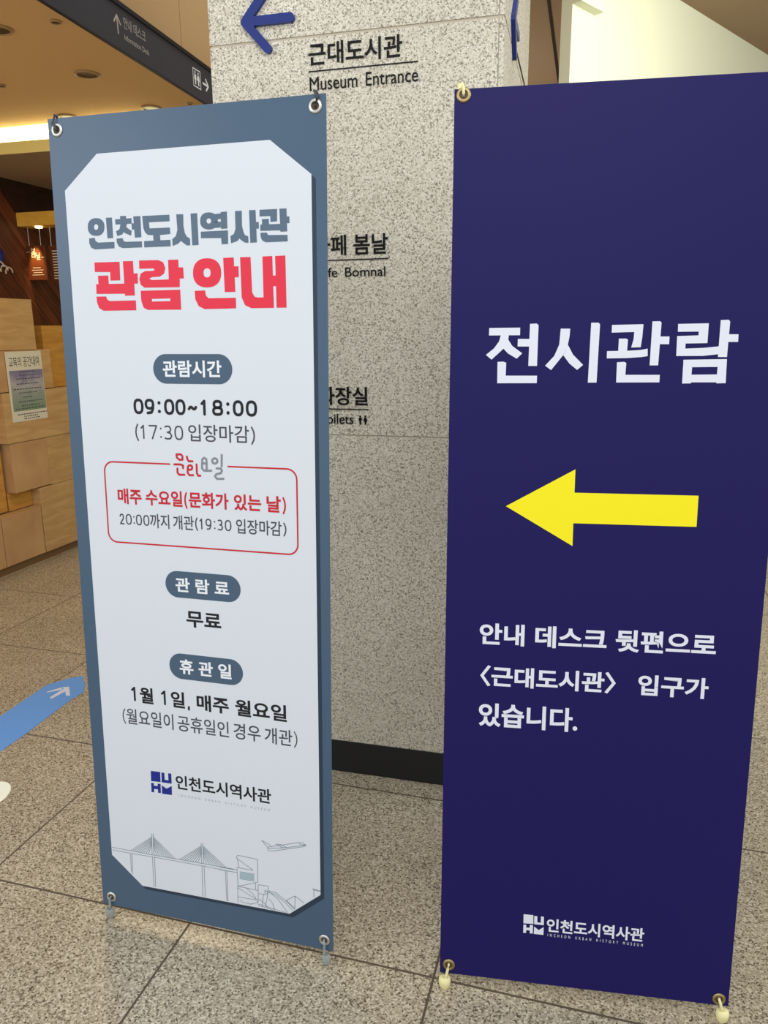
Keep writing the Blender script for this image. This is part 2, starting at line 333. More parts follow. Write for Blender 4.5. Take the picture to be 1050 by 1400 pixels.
SHAPES = {"title":[[-1817,15861,-1825,15814,-1967,15852,-1964,15867],[-1825,15814,-1840,15778,-1971,15841,-1967,15852],[-1840,15778,-1863,15748,-1977,15831,-1971,15841],[-1863,15748,-1893,15724,-1984,15823,-1977,15831],[-1893,15724,-1930,15707,-1993,15818,-1984,15823],[-1930,15707,-1973,15697,-2004,15815,-1993,15818],[-1973,15697,-2027,15696,-2018,15814,-2004,15815],[-2027,15696,-2080,15702,-2031,15816,-2018,15814],[-2080,15702,-2121,15714,-2041,15820,-2031,15816],[-2121,15714,-2155,15734,-2050,15826,-2041,15820],[-2155,15734,-2182,15760,-2056,15834,-2050,15826],[-2182,15760,-2201,15792,-2061,15844,-2056,15834],[-2201,15792,-2211,15830,-2063,15856,-2061,15844],[-2211,15830,-2211,15877,-2063,15871,-2063,15856],[-2211,15877,-2204,15924,-2061,15886,-2063,15871],[-2204,15924,-2188,15960,-2057,15898,-2061,15886],[-2188,15960,-2164,15990,-2051,15907,-2057,15898],[-2164,15990,-2134,16014,-2043,15915,-2051,15907],[-2134,16014,-2097,16031,-2034,15920,-2043,15915],[-2097,16031,-2054,16040,-2023,15923,-2034,15920],[-2054,16040,-2001,16042,-2009,15924,-2023,15923],[-2001,16042,-1948,16036,-1996,15922,-2009,15924],[-1948,16036,-1907,16023,-1986,15918,-1996,15922],[-1907,16023,-1873,16003,-1978,15912,-1986,15918],[-1873,16003,-1846,15977,-1971,15904,-1978,15912],[-1846,15977,-1828,15945,-1967,15894,-1971,15904],[-1828,15945,-1818,15908,-1964,15882,-1967,15894],[-1818,15908,-1817,15861,-1964,15867,-1964,15882],[-1772,16038,-1631,16038,-1629,15640,-1762,15637],[-2196,15653,-2059,15660,-2051,15600,-1992,15563,-1605,15563,-1611,15437,-2076,15432,-2161,15470,-2199,15554],[-1442,16057,-1304,16055,-1301,15993,-1439,15995],[-1560,15998,-1180,16006,-1182,15901,-1557,15897],[-1440,15906,-1290,15906,-1326,15796,-1418,15699,-1529,15673,-1554,15765,-1471,15802],[-1334,15857,-1231,15782,-1191,15761,-1209,15670,-1332,15716,-1413,15770],[-1187,15906,-1103,15902,-1110,15788,-1182,15780],[-1137,16036,-975,16037,-976,15631,-1125,15627],[-1552,15623,-1410,15631,-1394,15576,-1342,15554,-969,15550,-971,15433,-1423,15434,-1506,15468,-1550,15551],[-934,16035,-321,16033,-321,15909,-787,15909,-780,15792,-322,15790,-317,15666,-546,15655,-818,15665,-887,15718,-918,15800],[-706,15665,-553,15659,-547,15551,-701,15546],[-920,15552,-321,15556,-322,15432,-921,15431],[-168,16032,-13,16029,-19,15813,5,15673,48,15602,115,15566,116,15435,40,15434,-50,15497,-88,15528,-144,15480,-275,15435,-280,15565,-196,15622,-155,15739],[729,15869,723,15826,590,15862,591,15875],[723,15826,710,15793,586,15852,590,15862],[710,15793,689,15765,580,15843,586,15852],[689,15765,661,15743,573,15837,580,15843],[661,15743,626,15727,564,15832,573,15837],[626,15727,586,15719,553,15829,564,15832],[586,15719,535,15717,539,15829,553,15829],[535,15717,484,15723,526,15830,539,15829],[484,15723,444,15735,515,15834,526,15830],[444,15735,411,15753,507,15840,515,15834],[411,15753,385,15778,500,15847,507,15840],[385,15778,366,15807,495,15856,500,15847],[366,15807,355,15842,492,15866,495,15856],[355,15842,353,15886,492,15880,492,15866],[353,15886,359,15929,493,15893,492,15880],[359,15929,373,15962,497,15903,493,15893],[373,15962,394,15990,503,15912,497,15903],[394,15990,422,16012,510,15918,503,15912],[422,16012,457,16027,519,15923,510,15918],[457,16027,497,16036,530,15926,519,15923],[497,16036,548,16037,543,15926,530,15926],[548,16037,599,16031,557,15925,543,15926],[599,16031,638,16019,567,15921,557,15925],[638,16019,671,16001,576,15915,567,15921],[671,16001,697,15977,583,15908,576,15915],[697,15977,716,15947,588,15899,583,15908],[716,15947,727,15913,591,15889,588,15899],[727,15913,729,15869,591,15875,591,15889],[149,16032,293,16035,301,15434,160,15433],[660,15999,806,16006,802,15901,656,15908],[654,15859,800,15853,796,15744,649,15742],[668,15921,740,15918,737,15840,665,15843],[803,16031,937,16037,937,15719,800,15720],[358,15683,947,15685,942,15431,802,15430,796,15548,357,15561],[1109,16036,1253,16036,1249,15760,1274,15653,1305,15583,1375,15558,1378,15435,1301,15444,1214,15499,1188,15526,1146,15482,1006,15439,997,15576,1072,15612,1109,15708],[1407,16038,1543,16036,1555,15438,1416,15436],[1537,15815,1603,15813,1606,15691,1540,15690],[1626,16035,1991,16034,1986,15810,1849,15802,1847,15911,1623,15913],[1670,15862,1814,15863,1820,15756,1674,15758],[1637,15763,2054,15759,2051,15641,1633,15648],[2038,16035,2184,16034,2191,15616,2051,15616],[2181,15889,2239,15886,2243,15766,2187,15765],[1633,15613,1768,15612,1789,15565,2196,15553,2198,15434,1742,15432,1666,15473,1639,15532]],"subtitle":[[-2107,15173,-1512,15169,-1520,14802,-1751,14802,-1746,14973,-2110,14983],[-2041,14907,-1797,14906,-1795,14737,-2042,14733],[-2098,14738,-1421,14736,-1423,14534,-2103,14542],[-1433,15176,-1199,15176,-1197,14494,-1426,14495],[-1204,14929,-1108,14933,-1107,14731,-1194,14727],[-2107,14489,-1878,14488,-1848,14419,-1791,14394,-1180,14397,-1181,14198,-1957,14200,-2059,14255,-2104,14374],[-1057,15180,-616,15176,-508,15129,-465,15014,-498,14911,-601,14852,-780,14847,-844,14818,-783,14790,-386,14794,-150,14797,-158,14636,-961,14644,-1048,14704,-1074,14820,-1034,14925,-930,14970,-751,14969,-705,14992,-748,15018,-1062,15017],[-395,15173,-165,15171,-165,14636,-401,14642],[-168,15021,-63,15018,-58,14804,-165,14803],[-1055,14585,-150,14588,-149,14417,-384,14421,-805,14419,-1056,14418],[-1050,14375,-808,14367,-387,14369,-148,14365,-147,14196,-908,14202,-1007,14248],[-1055,14434,-804,14429,-808,14361,-1050,14365],[-383,14431,-151,14426,-148,14359,-387,14364],[772,14890,763,14815,537,14872,540,14896],[763,14815,740,14756,531,14854,537,14872],[740,14756,706,14706,523,14838,531,14854],[706,14706,659,14667,511,14826,523,14838],[659,14667,603,14638,497,14817,511,14826],[603,14638,536,14621,480,14812,497,14817],[536,14621,451,14617,459,14810,480,14812],[451,14617,366,14625,438,14813,459,14810],[366,14625,300,14645,422,14819,438,14813],[300,14645,245,14676,408,14829,422,14819],[245,14676,202,14718,398,14842,408,14829],[202,14718,171,14769,390,14858,398,14842],[171,14769,153,14830,386,14876,390,14858],[153,14830,150,14907,385,14900,386,14876],[150,14907,160,14983,388,14924,385,14900],[160,14983,183,15042,394,14943,388,14924],[183,15042,219,15091,403,14958,394,14943],[219,15091,266,15130,414,14970,403,14958],[266,15130,323,15158,429,14979,414,14970],[323,15158,390,15174,445,14985,429,14979],[390,15174,474,15177,466,14986,445,14985],[474,15177,558,15169,487,14983,466,14986],[558,15169,623,15149,503,14977,487,14983],[623,15149,677,15117,517,14968,503,14977],[677,15117,720,15076,527,14955,517,14968],[720,15076,751,15025,535,14939,527,14955],[751,15025,768,14966,539,14920,535,14939],[768,14966,772,14890,540,14896,539,14920],[825,15172,1053,15174,1066,14520,837,14519],[1051,15005,1150,15005,1150,14798,1057,14797],[173,14559,405,14561,416,14463,475,14409,1073,14407,1073,14203,379,14198,251,14257,181,14392],[1189,15173,1412,15172,1429,14499,1483,14414,1556,14404,1664,14402,1883,14407,1883,14199,1404,14201,1269,14260,1200,14410],[1664,15173,1871,15175,1883,14199,1669,14203],[1856,14812,1948,14809,1943,14608,1868,14610],[1930,15173,2143,15176,2150,14199,1940,14202]],"heading":[[-2272,13793,-1700,13795,-1698,13657,-2274,13657],[-2052,13664,-1905,13663,-1914,13578,-1991,13417,-2215,13209,-2323,13298,-2174,13418,-2083,13545],[-1914,13578,-1836,13462,-1646,13323,-1747,13226,-1913,13324,-1998,13412],[-1520,13861,-1398,13867,-1363,13837,-1366,13091,-1526,13091],[-1735,13589,-1515,13587,-1518,13449,-1736,13450],[-2101,13167,-1991,13171,-1939,13150,-1941,12910,-1358,12910,-1360,12772,-2097,12769],[-956,13770,-785,13768,-791,13628,-816,13480,-895,13286,-1103,13014,-1216,13095,-1055,13275,-972,13481],[-816,13480,-713,13296,-523,13108,-628,13016,-775,13136,-891,13286],[-411,13873,-276,13870,-252,13838,-265,12784,-422,12783],[-37,13828,517,13836,510,13612,491,13425,324,13421,360,13576,363,13700,-37,13691],[97,13582,229,13582,259,13564,253,13358,97,13359],[-103,13357,265,13363,487,13375,616,13399,624,13266,519,13249,272,13232,-101,13226],[673,13884,805,13887,833,13862,818,13098,668,13098],[821,13615,987,13614,988,13477,819,13478],[85,13155,214,13162,252,13142,246,12926,858,12926,858,12790,89,12786],[1123,13835,1651,13842,1651,13493,1273,13488,1275,13396,1580,13407,1866,13435,1852,13294,1590,13266,1125,13265,1120,13620,1488,13630,1488,13699,1127,13697],[1852,13896,1987,13900,2013,13870,2004,13244,1849,13245],[2006,13646,2172,13644,2175,13510,2004,13511],[1256,13197,2007,13207,2010,13068,1856,13069,1415,13064,1260,13059],[1259,12929,1412,12929,1854,12934,2012,12934,2017,12779,1861,12774,1852,12792,1416,12791,1413,12773,1259,12770],[1257,13072,1415,13072,1413,12921,1259,12921],[1856,13079,2009,13078,2013,12924,1855,12924]],"arrow":[[-1865,10407,-577,11153,-575,10703,1688,10700,1691,10107,-572,10108,-569,9659]],"panel":[[-1897,17269,1870,17275,2696,16620,2713,1397,1955,757,-1858,712,-2655,1398,-2700,16605]],"logo_left":[[-1452,3801,-1205,3807,-1209,3552,-1457,3538],[-1173,3802,-1097,3804,-1097,3626,-999,3629,-999,3806,-918,3813,-918,3556,-1180,3550],[-1460,3496,-1387,3498,-1391,3434,-1291,3436,-1288,3501,-1212,3503,-1215,3269,-1291,3267,-1289,3354,-1389,3351,-1394,3260,-1464,3258],[-1181,3476,-1063,3409,-921,3495,-927,3268,-1183,3259]],"logo_right":[[-1240,1631,-1038,1633,-1030,1427,-1238,1417],[-1016,1618,-954,1619,-949,1473,-876,1473,-879,1622,-817,1620,-812,1423,-1014,1422],[-1237,1386,-1178,1390,-1175,1323,-1105,1325,-1102,1393,-1037,1395,-1036,1196,-1095,1195,-1103,1264,-1173,1262,-1177,1194,-1236,1192],[-1012,1368,-915,1294,-813,1377,-812,1193,-1014,1192]]}
LINES = {"wed_red":[[0.0046,-404,11235,-300,11239,-265,11200,-269,11127,-343,11124,-400,11169,-404,11235],[0.0046,-467,11020,-318,11025,-260,11001,-263,10947],[0.0046,-397,10935,-401,10848,-359,10803,-240,10808],[0.0046,-162,11197,-157,11151,-123,11099,-35,11102],[0.0046,-47,10969,-53,10948,-68,10931,-90,10920,-114,10919,-135,10928,-149,10944,-153,10965,-147,10986,-131,11003,-109,11013,-86,11014,-65,11006,-51,10989,-47,10969],[0.0046,-153,10965,-161,10858,-122,10803,-34,10807],[0.0046,57,11039,56,10853,83,10801,135,10803]],"wed_grey":[[0.0046,190,11071,194,11150,239,11185,288,11160,293,11087,285,10915],[0.0046,190,11064,292,11068],[0.0046,186,11070,181,10964,227,10913,394,10919],[0.0046,543,11129,536,11105,518,11085,493,11074,466,11073,443,11083,426,11101,421,11125,428,11149,446,11169,471,11181,498,11182,521,11172,538,11153,543,11129],[0.0046,645,11258,636,11021],[0.0046,519,10971,613,10974,640,10929,609,10875,507,10851,476,10804,518,10752,669,10759]],"art_bridge":[[0.0011,-2642,1603,-2120,1607,-1542,1605,-878,1617,-227,1626,397,1634,593,1635],[0.0011,-2631,1535,-2124,1537,-1545,1551,-229,1566,590,1558],[0.0011,-1525,2168,-1542,1602],[0.0011,-1483,2175,-1493,1611],[0.0011,-1538,1555,-1543,738],[0.0011,-1480,1566,-1495,747],[0.0011,-225,2155,-233,1615],[0.0011,-182,2163,-181,1625],[0.0011,-229,1569,-240,755],[0.0011,-173,1580,-177,761],[0.0011,-2135,1522,-2141,1026],[0.0011,-2092,1530,-2111,984],[0.0011,373,1547,381,757],[0.0011,409,1548,411,757],[0.0011,-1520,2081,-2120,1607],[0.0011,-1488,2087,-925,1616],[0.0011,-1522,2053,-2051,1607],[0.0011,-1490,2059,-995,1615],[0.0011,-1524,2025,-1983,1607],[0.0011,-1492,2031,-1065,1613],[0.0011,-1525,1996,-1915,1607],[0.0011,-1493,2002,-1135,1612],[0.0011,-1527,1968,-1847,1606],[0.0011,-1495,1974,-1205,1611],[0.0011,-1528,1940,-1779,1606],[0.0011,-1496,1945,-1275,1610],[0.0011,-1530,1911,-1712,1606],[0.0011,-1498,1917,-1346,1608],[0.0011,-1532,1883,-1644,1605],[0.0011,-1500,1889,-1416,1607],[0.0011,-216,2087,-815,1618],[0.0011,-185,2092,397,1634],[0.0011,-217,2059,-746,1619],[0.0011,-186,2064,326,1633],[0.0011,-218,2031,-676,1620],[0.0011,-187,2037,255,1632],[0.0011,-219,2003,-607,1621],[0.0011,-189,2009,183,1631],[0.0011,-221,1975,-538,1621],[0.0011,-190,1981,111,1630],[0.0011,-222,1947,-469,1622],[0.0011,-191,1953,39,1629],[0.0011,-223,1919,-401,1623],[0.0011,-192,1925,-33,1628],[0.0011,-224,1892,-332,1624],[0.0011,-193,1897,-105,1627],[0.0011,220,1620,658,1624],[0.0011,217,1552,670,1564]],"art_tower":[[0.0011,727,1705,671,1984,711,2016,1193,2002,1185,1417,684,1208,669,1693,1081,1700,669,1935],[0.0011,684,1208,1184,1201],[0.0011,1124,1391,1127,1211],[0.0011,671,1206,670,781],[0.0011,683,1167,1151,955],[0.0011,675,933,1124,944],[0.0011,740,870,764,815,1015,807],[0.0011,870,1219,1050,1092,1175,900],[0.0011,1193,1351,1180,888],[0.0011,1193,1351,1443,1366,1429,1137,1203,1123],[0.0011,1341,1232,1424,1222,1404,1151],[0.0011,1367,1251,1352,1154],[0.0011,1325,1135,1278,826],[0.0011,1429,1137,1356,823],[0.0011,1445,1248,1626,1231,1879,1073,2085,895],[0.0011,1444,1210,1624,1177,1853,1027,2029,862],[0.0011,1458,1229,1674,1085,1912,770],[0.0011,1453,1039,1541,949,1589,769],[0.0011,1191,985,1332,906,1434,791],[0.0011,962,796,1175,886],[0.0011,1174,851,1873,769],[0.0011,1173,818,1563,769],[0.0011,1879,1087,2099,1247,2312,1110],[0.0011,1879,1087,2094,924],[0.0011,2099,1247,2086,914],[0.0011,2519,1519,2719,1498],[0.0011,2531,1495,2713,1484],[0.0011,2557,1505,2554,1306]],"art_plane":[[0.0011,1538,2416,1310,2505,1447,2359,1470,2272,1624,2300,2309,2526,2384,2571,2286,2630,2160,2595,1447,2359],[0.0011,1451,2321,1906,2431,2384,2584],[0.0011,1654,2476,1781,2486,1931,2430,1805,2417,1654,2476],[0.0011,2210,2596,2285,2566,2372,2594]],"art_teal":[[0.0014,737,1599,1104,1605],[0.0014,736,1569,1103,1576],[0.0014,735,1539,1102,1546],[0.0014,734,1509,1101,1516],[0.0014,733,1479,1100,1486],[0.0014,732,1449,1100,1457],[0.0014,731,1419,1099,1427]]}

def shape(mb, key, mat_, T, w):
    for j, p in enumerate(SHAPES[key]):
        mb.face([T(p[i]/1e4, p[i+1]/1e4, w+0.000012*(j % 6)) for i in range(0, len(p), 2)], mat_)
def lines(mb, key, mat_, T, w):
    for j, p in enumerate(LINES[key]):
        stroke(mb, [(p[i]/1e4, p[i+1]/1e4) for i in range(1, len(p), 2)], p[0], mat_, T, w+0.00003*(j % 3), cap=p[0] > 0.002)

# ------------------------------------------------------------------ the setting
def frame(ox, oy, yaw):
    c, s_ = math.cos(yaw), math.sin(yaw)
    return lambda x, y, z: (ox+c*x-s_*y, oy+s_*x+c*y, z)

fl = MB(); fl.box(-6, 6, -3, 9, -0.06, 0, 'floor'); o = struct(fl, 'floor'); o.rotation_euler = (0, 0, FLOOR_YAW)

# granite column (local x runs along its front face, y goes back)
PY, PD = -0.2518, 2.1063
PE = Vector((math.cos(PY), math.sin(PY), 0)); PN = Vector((-math.sin(PY), math.cos(PY), 0))
def PF(u, z, w): return tuple(PE*u+PN*(PD-w)+Vector((0, 0, z)))               # on the front face, w towards the viewer
PU0, PU1 = -1.0205, -0.2230
def PS(d, z, w): return tuple(PE*(PU1+w)+PN*(PD+d)+Vector((0, 0, z)))         # on the right-hand face
co_ = MB(); TP = lambda x, y, z: tuple(PE*x+PN*(PD+y)+Vector((0, 0, z)))
co_.box(PU0+0.003, PU1-0.003, 0.003, 0.797, 0, 3.2, 'joint', TP)
for z0, z1 in ((0.1, 1.1085), (1.1125, 2.1585), (2.1655, 3.2)):
    co_.box(PU0, PU1-0.0145, 0.0, 0.03, z0, z1, 'granite', TP)
    co_.box(PU1-0.012, PU1, 0.0, 0.8, z0, z1, 'granite', TP)
    co_.box(PU0, PU0+0.03, 0.0305, 0.8, z0, z1, 'granite', TP)
    co_.box(PU0+0.0305, PU1-0.0125, 0.77, 0.8, z0, z1, 'granite', TP)
struct(co_, 'column')
b = MB(); b.box(PU0-0.003, PU1+0.003, -0.003, 0.803, 0, 0.112, 'black_base', TP); struct(b, 'baseboard_column', bevel=0.002)

# charcoal sign band and the panelled wall above it
FA = Vector((-1.136, 2.874, 0)); FD = Vector((0.228, 0.974, 0)).normalized(); FN = Vector((FD.y, -FD.x, 0))   # FN faces the hall
def FS(t, z, w): return tuple(FA+FD*t+FN*w+Vector((0, 0, z)))
TF = lambda t, w, z: FS(t, z, w)
wl = MB()
wl.box(-1.0, 1.0715, -0.10, -0.035, 2.565, 3.2, 'brown_wall', TF); wl.box(1.0765, 3.2, -0.10, -0.035, 2.565, 3.2, 'brown_wall', TF)
wl.box(1.06, 1.09, -0.09, -0.043, 2.565, 3.2, 'signdark', TF)
struct(wl, 'wall_left')

# left ceiling, with the cove beyond it
A0 = -0.2777
TA = frame(0, 0, A0)                                                             # tile-grid axes
cl = MB()
def xy(p, z): return (p[0], p[1], z)
fe = lambda t: (FA+FD*t-FN*0.0125)
ring_ = [fe(-1.0), fe(1.68), Vector((-1.60, 4.36, 0)), Vector((-2.45, 4.605, 0)), Vector((-3.6, 4.9, 0)), Vector((-3.6, 2.2, 0))]
cl.prism([xy(p, 2.5) for p in ring_], [xy(p, 2.56) for p in ring_], 'brown_ceiling'); struct(cl, 'ceiling')
sl = MB()
# lower soffit: front edge, then back to the boarded wall
SF0, SF1 = Vector((-2.139, 4.487, 0)), Vector((-1.829, 4.408, 0)); sd = (SF1-SF0).normalized(); sb = Vector((-sd.y, sd.x, 0))
q = [SF0-sd*1.0, SF0+sd*1.05, SF0+sd*1.05+sb*2.6, SF0-sd*1.0+sb*2.6]
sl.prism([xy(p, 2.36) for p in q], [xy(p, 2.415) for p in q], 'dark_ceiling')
ed = [SF0-sd*1.0-sb*0.006, SF0+sd*1.05-sb*0.006, SF0+sd*1.05, SF0-sd*1.0]
sl.prism([xy(p, 2.36) for p in ed], [xy(p, 2.42) for p in ed], 'yellow_edge')
q2 = [p+sb*0.25 for p in (q[0]-sb*0.2, q[1]-sb*0.2)]+[q[1]+sb*0.5, q[0]+sb*0.5]
sl.prism([xy(p, 2.60) for p in q2], [xy(p, 2.64) for p in q2], 'white_wall')
struct(sl, 'ceiling_soffit')
cv = MB(); q = [SF0-sd*1.0+sb*0.05, SF0+sd*1.0+sb*0.05, SF0+sd*1.0+sb*0.09, SF0-sd*1.0+sb*0.09]
cv.prism([xy(p, 2.417) for p in q], [xy(p, 2.595) for p in q], 'cove')
tag(cv.build('cove_light'), 'long glowing yellow-white cove light above the dropped soffit', 'light')

# boarded wall behind the counter
DA = Vector((-2.276, 4.249, 0)); DD = Vector((0.289, 0.957, 0)).normalized(); DN = Vector((DD.y, -DD.x, 0))    # DN faces the hall
def DP(s_, z, w): return tuple(DA+DD*s_+DN*w+Vector((0, 0, z)))
TD = lambda s_, w, z: DP(s_, z, w)
DYAW = math.atan2(DD.y, DD.x)
ww = MB(); ww.box(-2.2, 2.6, 0, 0.06, 0, 2.36, 'dark_wood'); o = struct(ww, 'wall_rear')
o.location = DA-DN*0.35; o.rotation_euler = (0, 0, DYAW)
dk = MB(); bp_ = [(0.5, 2.36), (0.5, 2.34), (0.759, 2.293), (0.875, 2.17), (2.0, 2.17), (2.0, 2.36)]
dk.prism([DP(a, z, -0.35) for a, z in bp_], [DP(a, z, -0.335) for a, z in bp_], 'darker_wood'); struct(dk, 'wall_rear_bulkhead')
bk = MB(); bk.box(-4.0, 6.0, 7.6, 7.7, 0, 3.3, 'brown_wall', TA); struct(bk, 'wall_back')

# high ceiling and the white wall on the right
RW = Vector((0.92, 4.058, 0)); RD = Vector((0.725, 0.689, 0)).normalized(); RN = Vector((RD.y, -RD.x, 0))      # RN faces the hall
TR = lambda s_, w, z: tuple(RW+RD*s_+RN*w+Vector((0, 0, z)))
rw = MB(); rw.box(0, 4.5, -0.061, 0, 0, 3.2, 'white_wall', TR); struct(rw, 'wall_right')
bm_ = MB(); bm_.box(0.0, 0.2, 0, 0.05, 2.915, 3.2, 'white_wall', TR); struct(bm_, 'beam_right')
hc = MB()
hp = [Vector((-0.2, 2.6, 0)), Vector((5.5, 2.6, 0)), Vector((5.5, 9.2, 0)), Vector((-0.5, 9.2, 0))]
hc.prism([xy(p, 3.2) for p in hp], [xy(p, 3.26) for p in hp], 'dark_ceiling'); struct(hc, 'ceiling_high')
cj = MB(); j0 = Vector((0.9465, 4.773, 0)); j1 = Vector((1.3316, 6.2137, 0)); jd = (j1-j0).normalized(); jn = Vector((jd.y, -jd.x, 0))*0.008
jp = [j0-jd*0.8-jn, j0-jd*0.8+jn, j1+jd*1.5+jn, j1+jd*1.5-jn]
cj.prism([xy(p, 3.194) for p in jp], [xy(p, 3.2) for p in jp], 'signdark'); struct(cj, 'trim_1')

# ------------------------------------------------------------------ the two banner stands
ZB = 0.035
def lean_frame(lean):
    c, s_ = math.cos(lean), math.sin(lean)
    return lambda u, v, w: (u, v*s_-w*c, ZB+v*c+w*s_)
def make_stand(name, loc, yaw, lean, label, eyelets, skin):
    T = lean_frame(lean)
    root = empty(name, (loc[0], loc[1], 0), yaw, label, 'banner stand')
    sheet = MB(); H = 0.0012
    sheet.box(-0.3, 0.3, -H, 0, 0, 1.8, skin['sheet'], lambda u, w, v: T(u, v, w))
    so = sheet.build('banner_sheet', root)
    for k, (u, v) in enumerate(eyelets):
        e = MB(); prof = [(0.0058, 0.0006), (0.0064, 0.0026), (0.0085, 0.0030), (0.0108, 0.0016), (0.0114, 0.0), (0.0058, 0.0)]
        TE = lambda a, b, h, u=u, v=v: T(u+a*1.2, v+b*1.2, h)
        e.revolve(prof, skin['eyelet'], TE)
        dark = [(0.007*math.cos(2*math.pi*t/20), 0.007*math.sin(2*math.pi*t/20)) for t in range(20)]
        e.face([T(u+a, v+b, 0.0005) for a, b in dark], 'lampdark')
        e.build('eyelet', root, smooth=True)
    hub = MB(); hc_ = (0.0, 0.80)
    hub.box(-0.035, 0.035, -0.075, -0.045, hc_[1]-0.05, hc_[1]+0.05, skin['foot'], lambda u, w, v: T(u, v, w)); hub.build('hub', root, bevel=0.006)
    for k, (u, v) in enumerate(eyelets):
        sx = -1 if u < 0 else 1
        if v > 1:
            pl = MB(); pl.tube([T(sx*0.02, hc_[1]+0.04, -0.06), T(sx*0.16, 1.30, -0.045), T(u+sx*0.008, 1.795, -0.012)], 0.0045, 'rod', 8, 0.003); pl.build('pole', root, smooth=True)
            hk = MB()
            # cap behind the corner, standing a little over the edge, and the prong bent down into the eyelet
            hk.tube([T(u+sx*0.006, 1.77, -0.010), T(u+sx*0.006, skin['cap_top'], -0.010)], 0.0065, skin['hook'], 12)
            hk.tube([T(u+sx*0.003, 1.799, -0.008), T(u+sx*0.001, 1.8055, -0.003), T(u, 1.8045, 0.0042), T(u+sx*skin['lean_prong'], v+0.012, 0.0050), T(u, v+0.0015, 0.0038), T(u, v-0.002, 0.0008)], 0.0028, skin['hook'], 8)
            hk.build('hook', root, smooth=True)
        else:
            pl = MB(); pl.tube([T(sx*0.02, hc_[1]-0.04, -0.06), T(sx*0.17, 0.35, -0.04), (u+sx*0.010, T(u, 0, -0.006)[1], 0.03)], 0.0045, 'rod', 8, 0.004); pl.build('pole', root, smooth=True)
            ft = MB(); fu = u+sx*skin['foot_out']
            y0 = T(u, 0, 0)[1]
            prof = [(0.0001, 0.0), (0.0062, 0.0), (0.0088, 0.004), (0.0108, 0.017), (0.0095, 0.027), (0.0001, 0.0285)]
            k0 = skin['foot_k']
            ft.revolve([(r*k0, h) for r, h in prof], skin['foot'], lambda a, b, h: (fu+a+(h*0.25)*-sx*0, y0-0.004+b*0.8, h), 20)
            ft.build('foot', root, smooth=True)
            hk = MB(); hk.tube([(fu+0.0*sx, y0-0.005, 0.022), (fu-sx*0.004, y0-0.007, 0.036), T(u+sx*0.002, v-0.006, 0.0055), T(u, v+0.001, 0.0040), T(u, v+0.003, 0.0008)], 0.0034, skin['foot'], 8, 0.0026); hk.build('hook', root, smooth=True)
    rl = MB(); rl.tube([T(0, hc_[1], -0.07), (0, 0.46, 0.006)], 0.0045, 'rod', 8); rl.build('rear_leg', root, smooth=True)
    return root, so, T

# hours banner -----------------------------------------------------------------
root, sheet, T = make_stand('hours_banner_stand', (-0.4139, 1.5117), -0.2646, 0.0527,
    'slate-blue banner stand with a white panel of museum opening hours in grey, red and black', [(-0.2792, 1.7775), (0.2786, 1.7795), (0.2792, 0.0258), (-0.2754, 0.0223)],
    dict(sheet='slate', eyelet='chrome', hook='greyhook', foot='clear', cap_top=1.797, lean_prong=0.006, foot_out=0.005, foot_k=0.95))
p = MB()
pts = [(SHAPES['panel'][0][i]/1e4, SHAPES['panel'][0][i+1]/1e4) for i in range(0, 16, 2)]
dx, dy = 0.0085, -0.008
p.face([T(a+dx, b+dy, 0.0003) for a, b in pts], 'slate_shadow'); p.build('printed_shadow', sheet, fix=False)
p = MB(); p.face([T(a, b, 0.0006) for a, b in pts], 'panel'); p.build('white_panel', sheet, fix=False)
W1, W2 = 0.0009, 0.0012
p = MB(); shape(p, 'title', 'title', T, W1); p.build('title_lettering', sheet, fix=False)
p = MB(); shape(p, 'subtitle', 'red', T, W1); p.build('heading_lettering', sheet, fix=False)
for (u0, v0, u1, v1), body, tb in (((-0.0856, 1.2707, 0.0947, 1.3312), '관람시간', (-0.0632, 1.2843, 0.0707, 1.3184)),
                                   ((-0.0819, 0.8080, 0.0980, 0.8680), '관 람 료', (-0.0575, 0.8214, 0.0710, 0.8541)),
                                   ((-0.0822, 0.6180, 0.0975, 0.6782), '휴 관 일', (-0.0568, 0.6308, 0.0701, 0.6656))):
    p = MB(); p.face([T(a, b, W1) for a, b in rounded(u0, v0, u1, v1, (v1-v0)/2-0.0002, 12)], 'pill')
    put_text(p, body, tb, 'white', T, W2, 0.026)
    p.build('badge', sheet, fix=False)
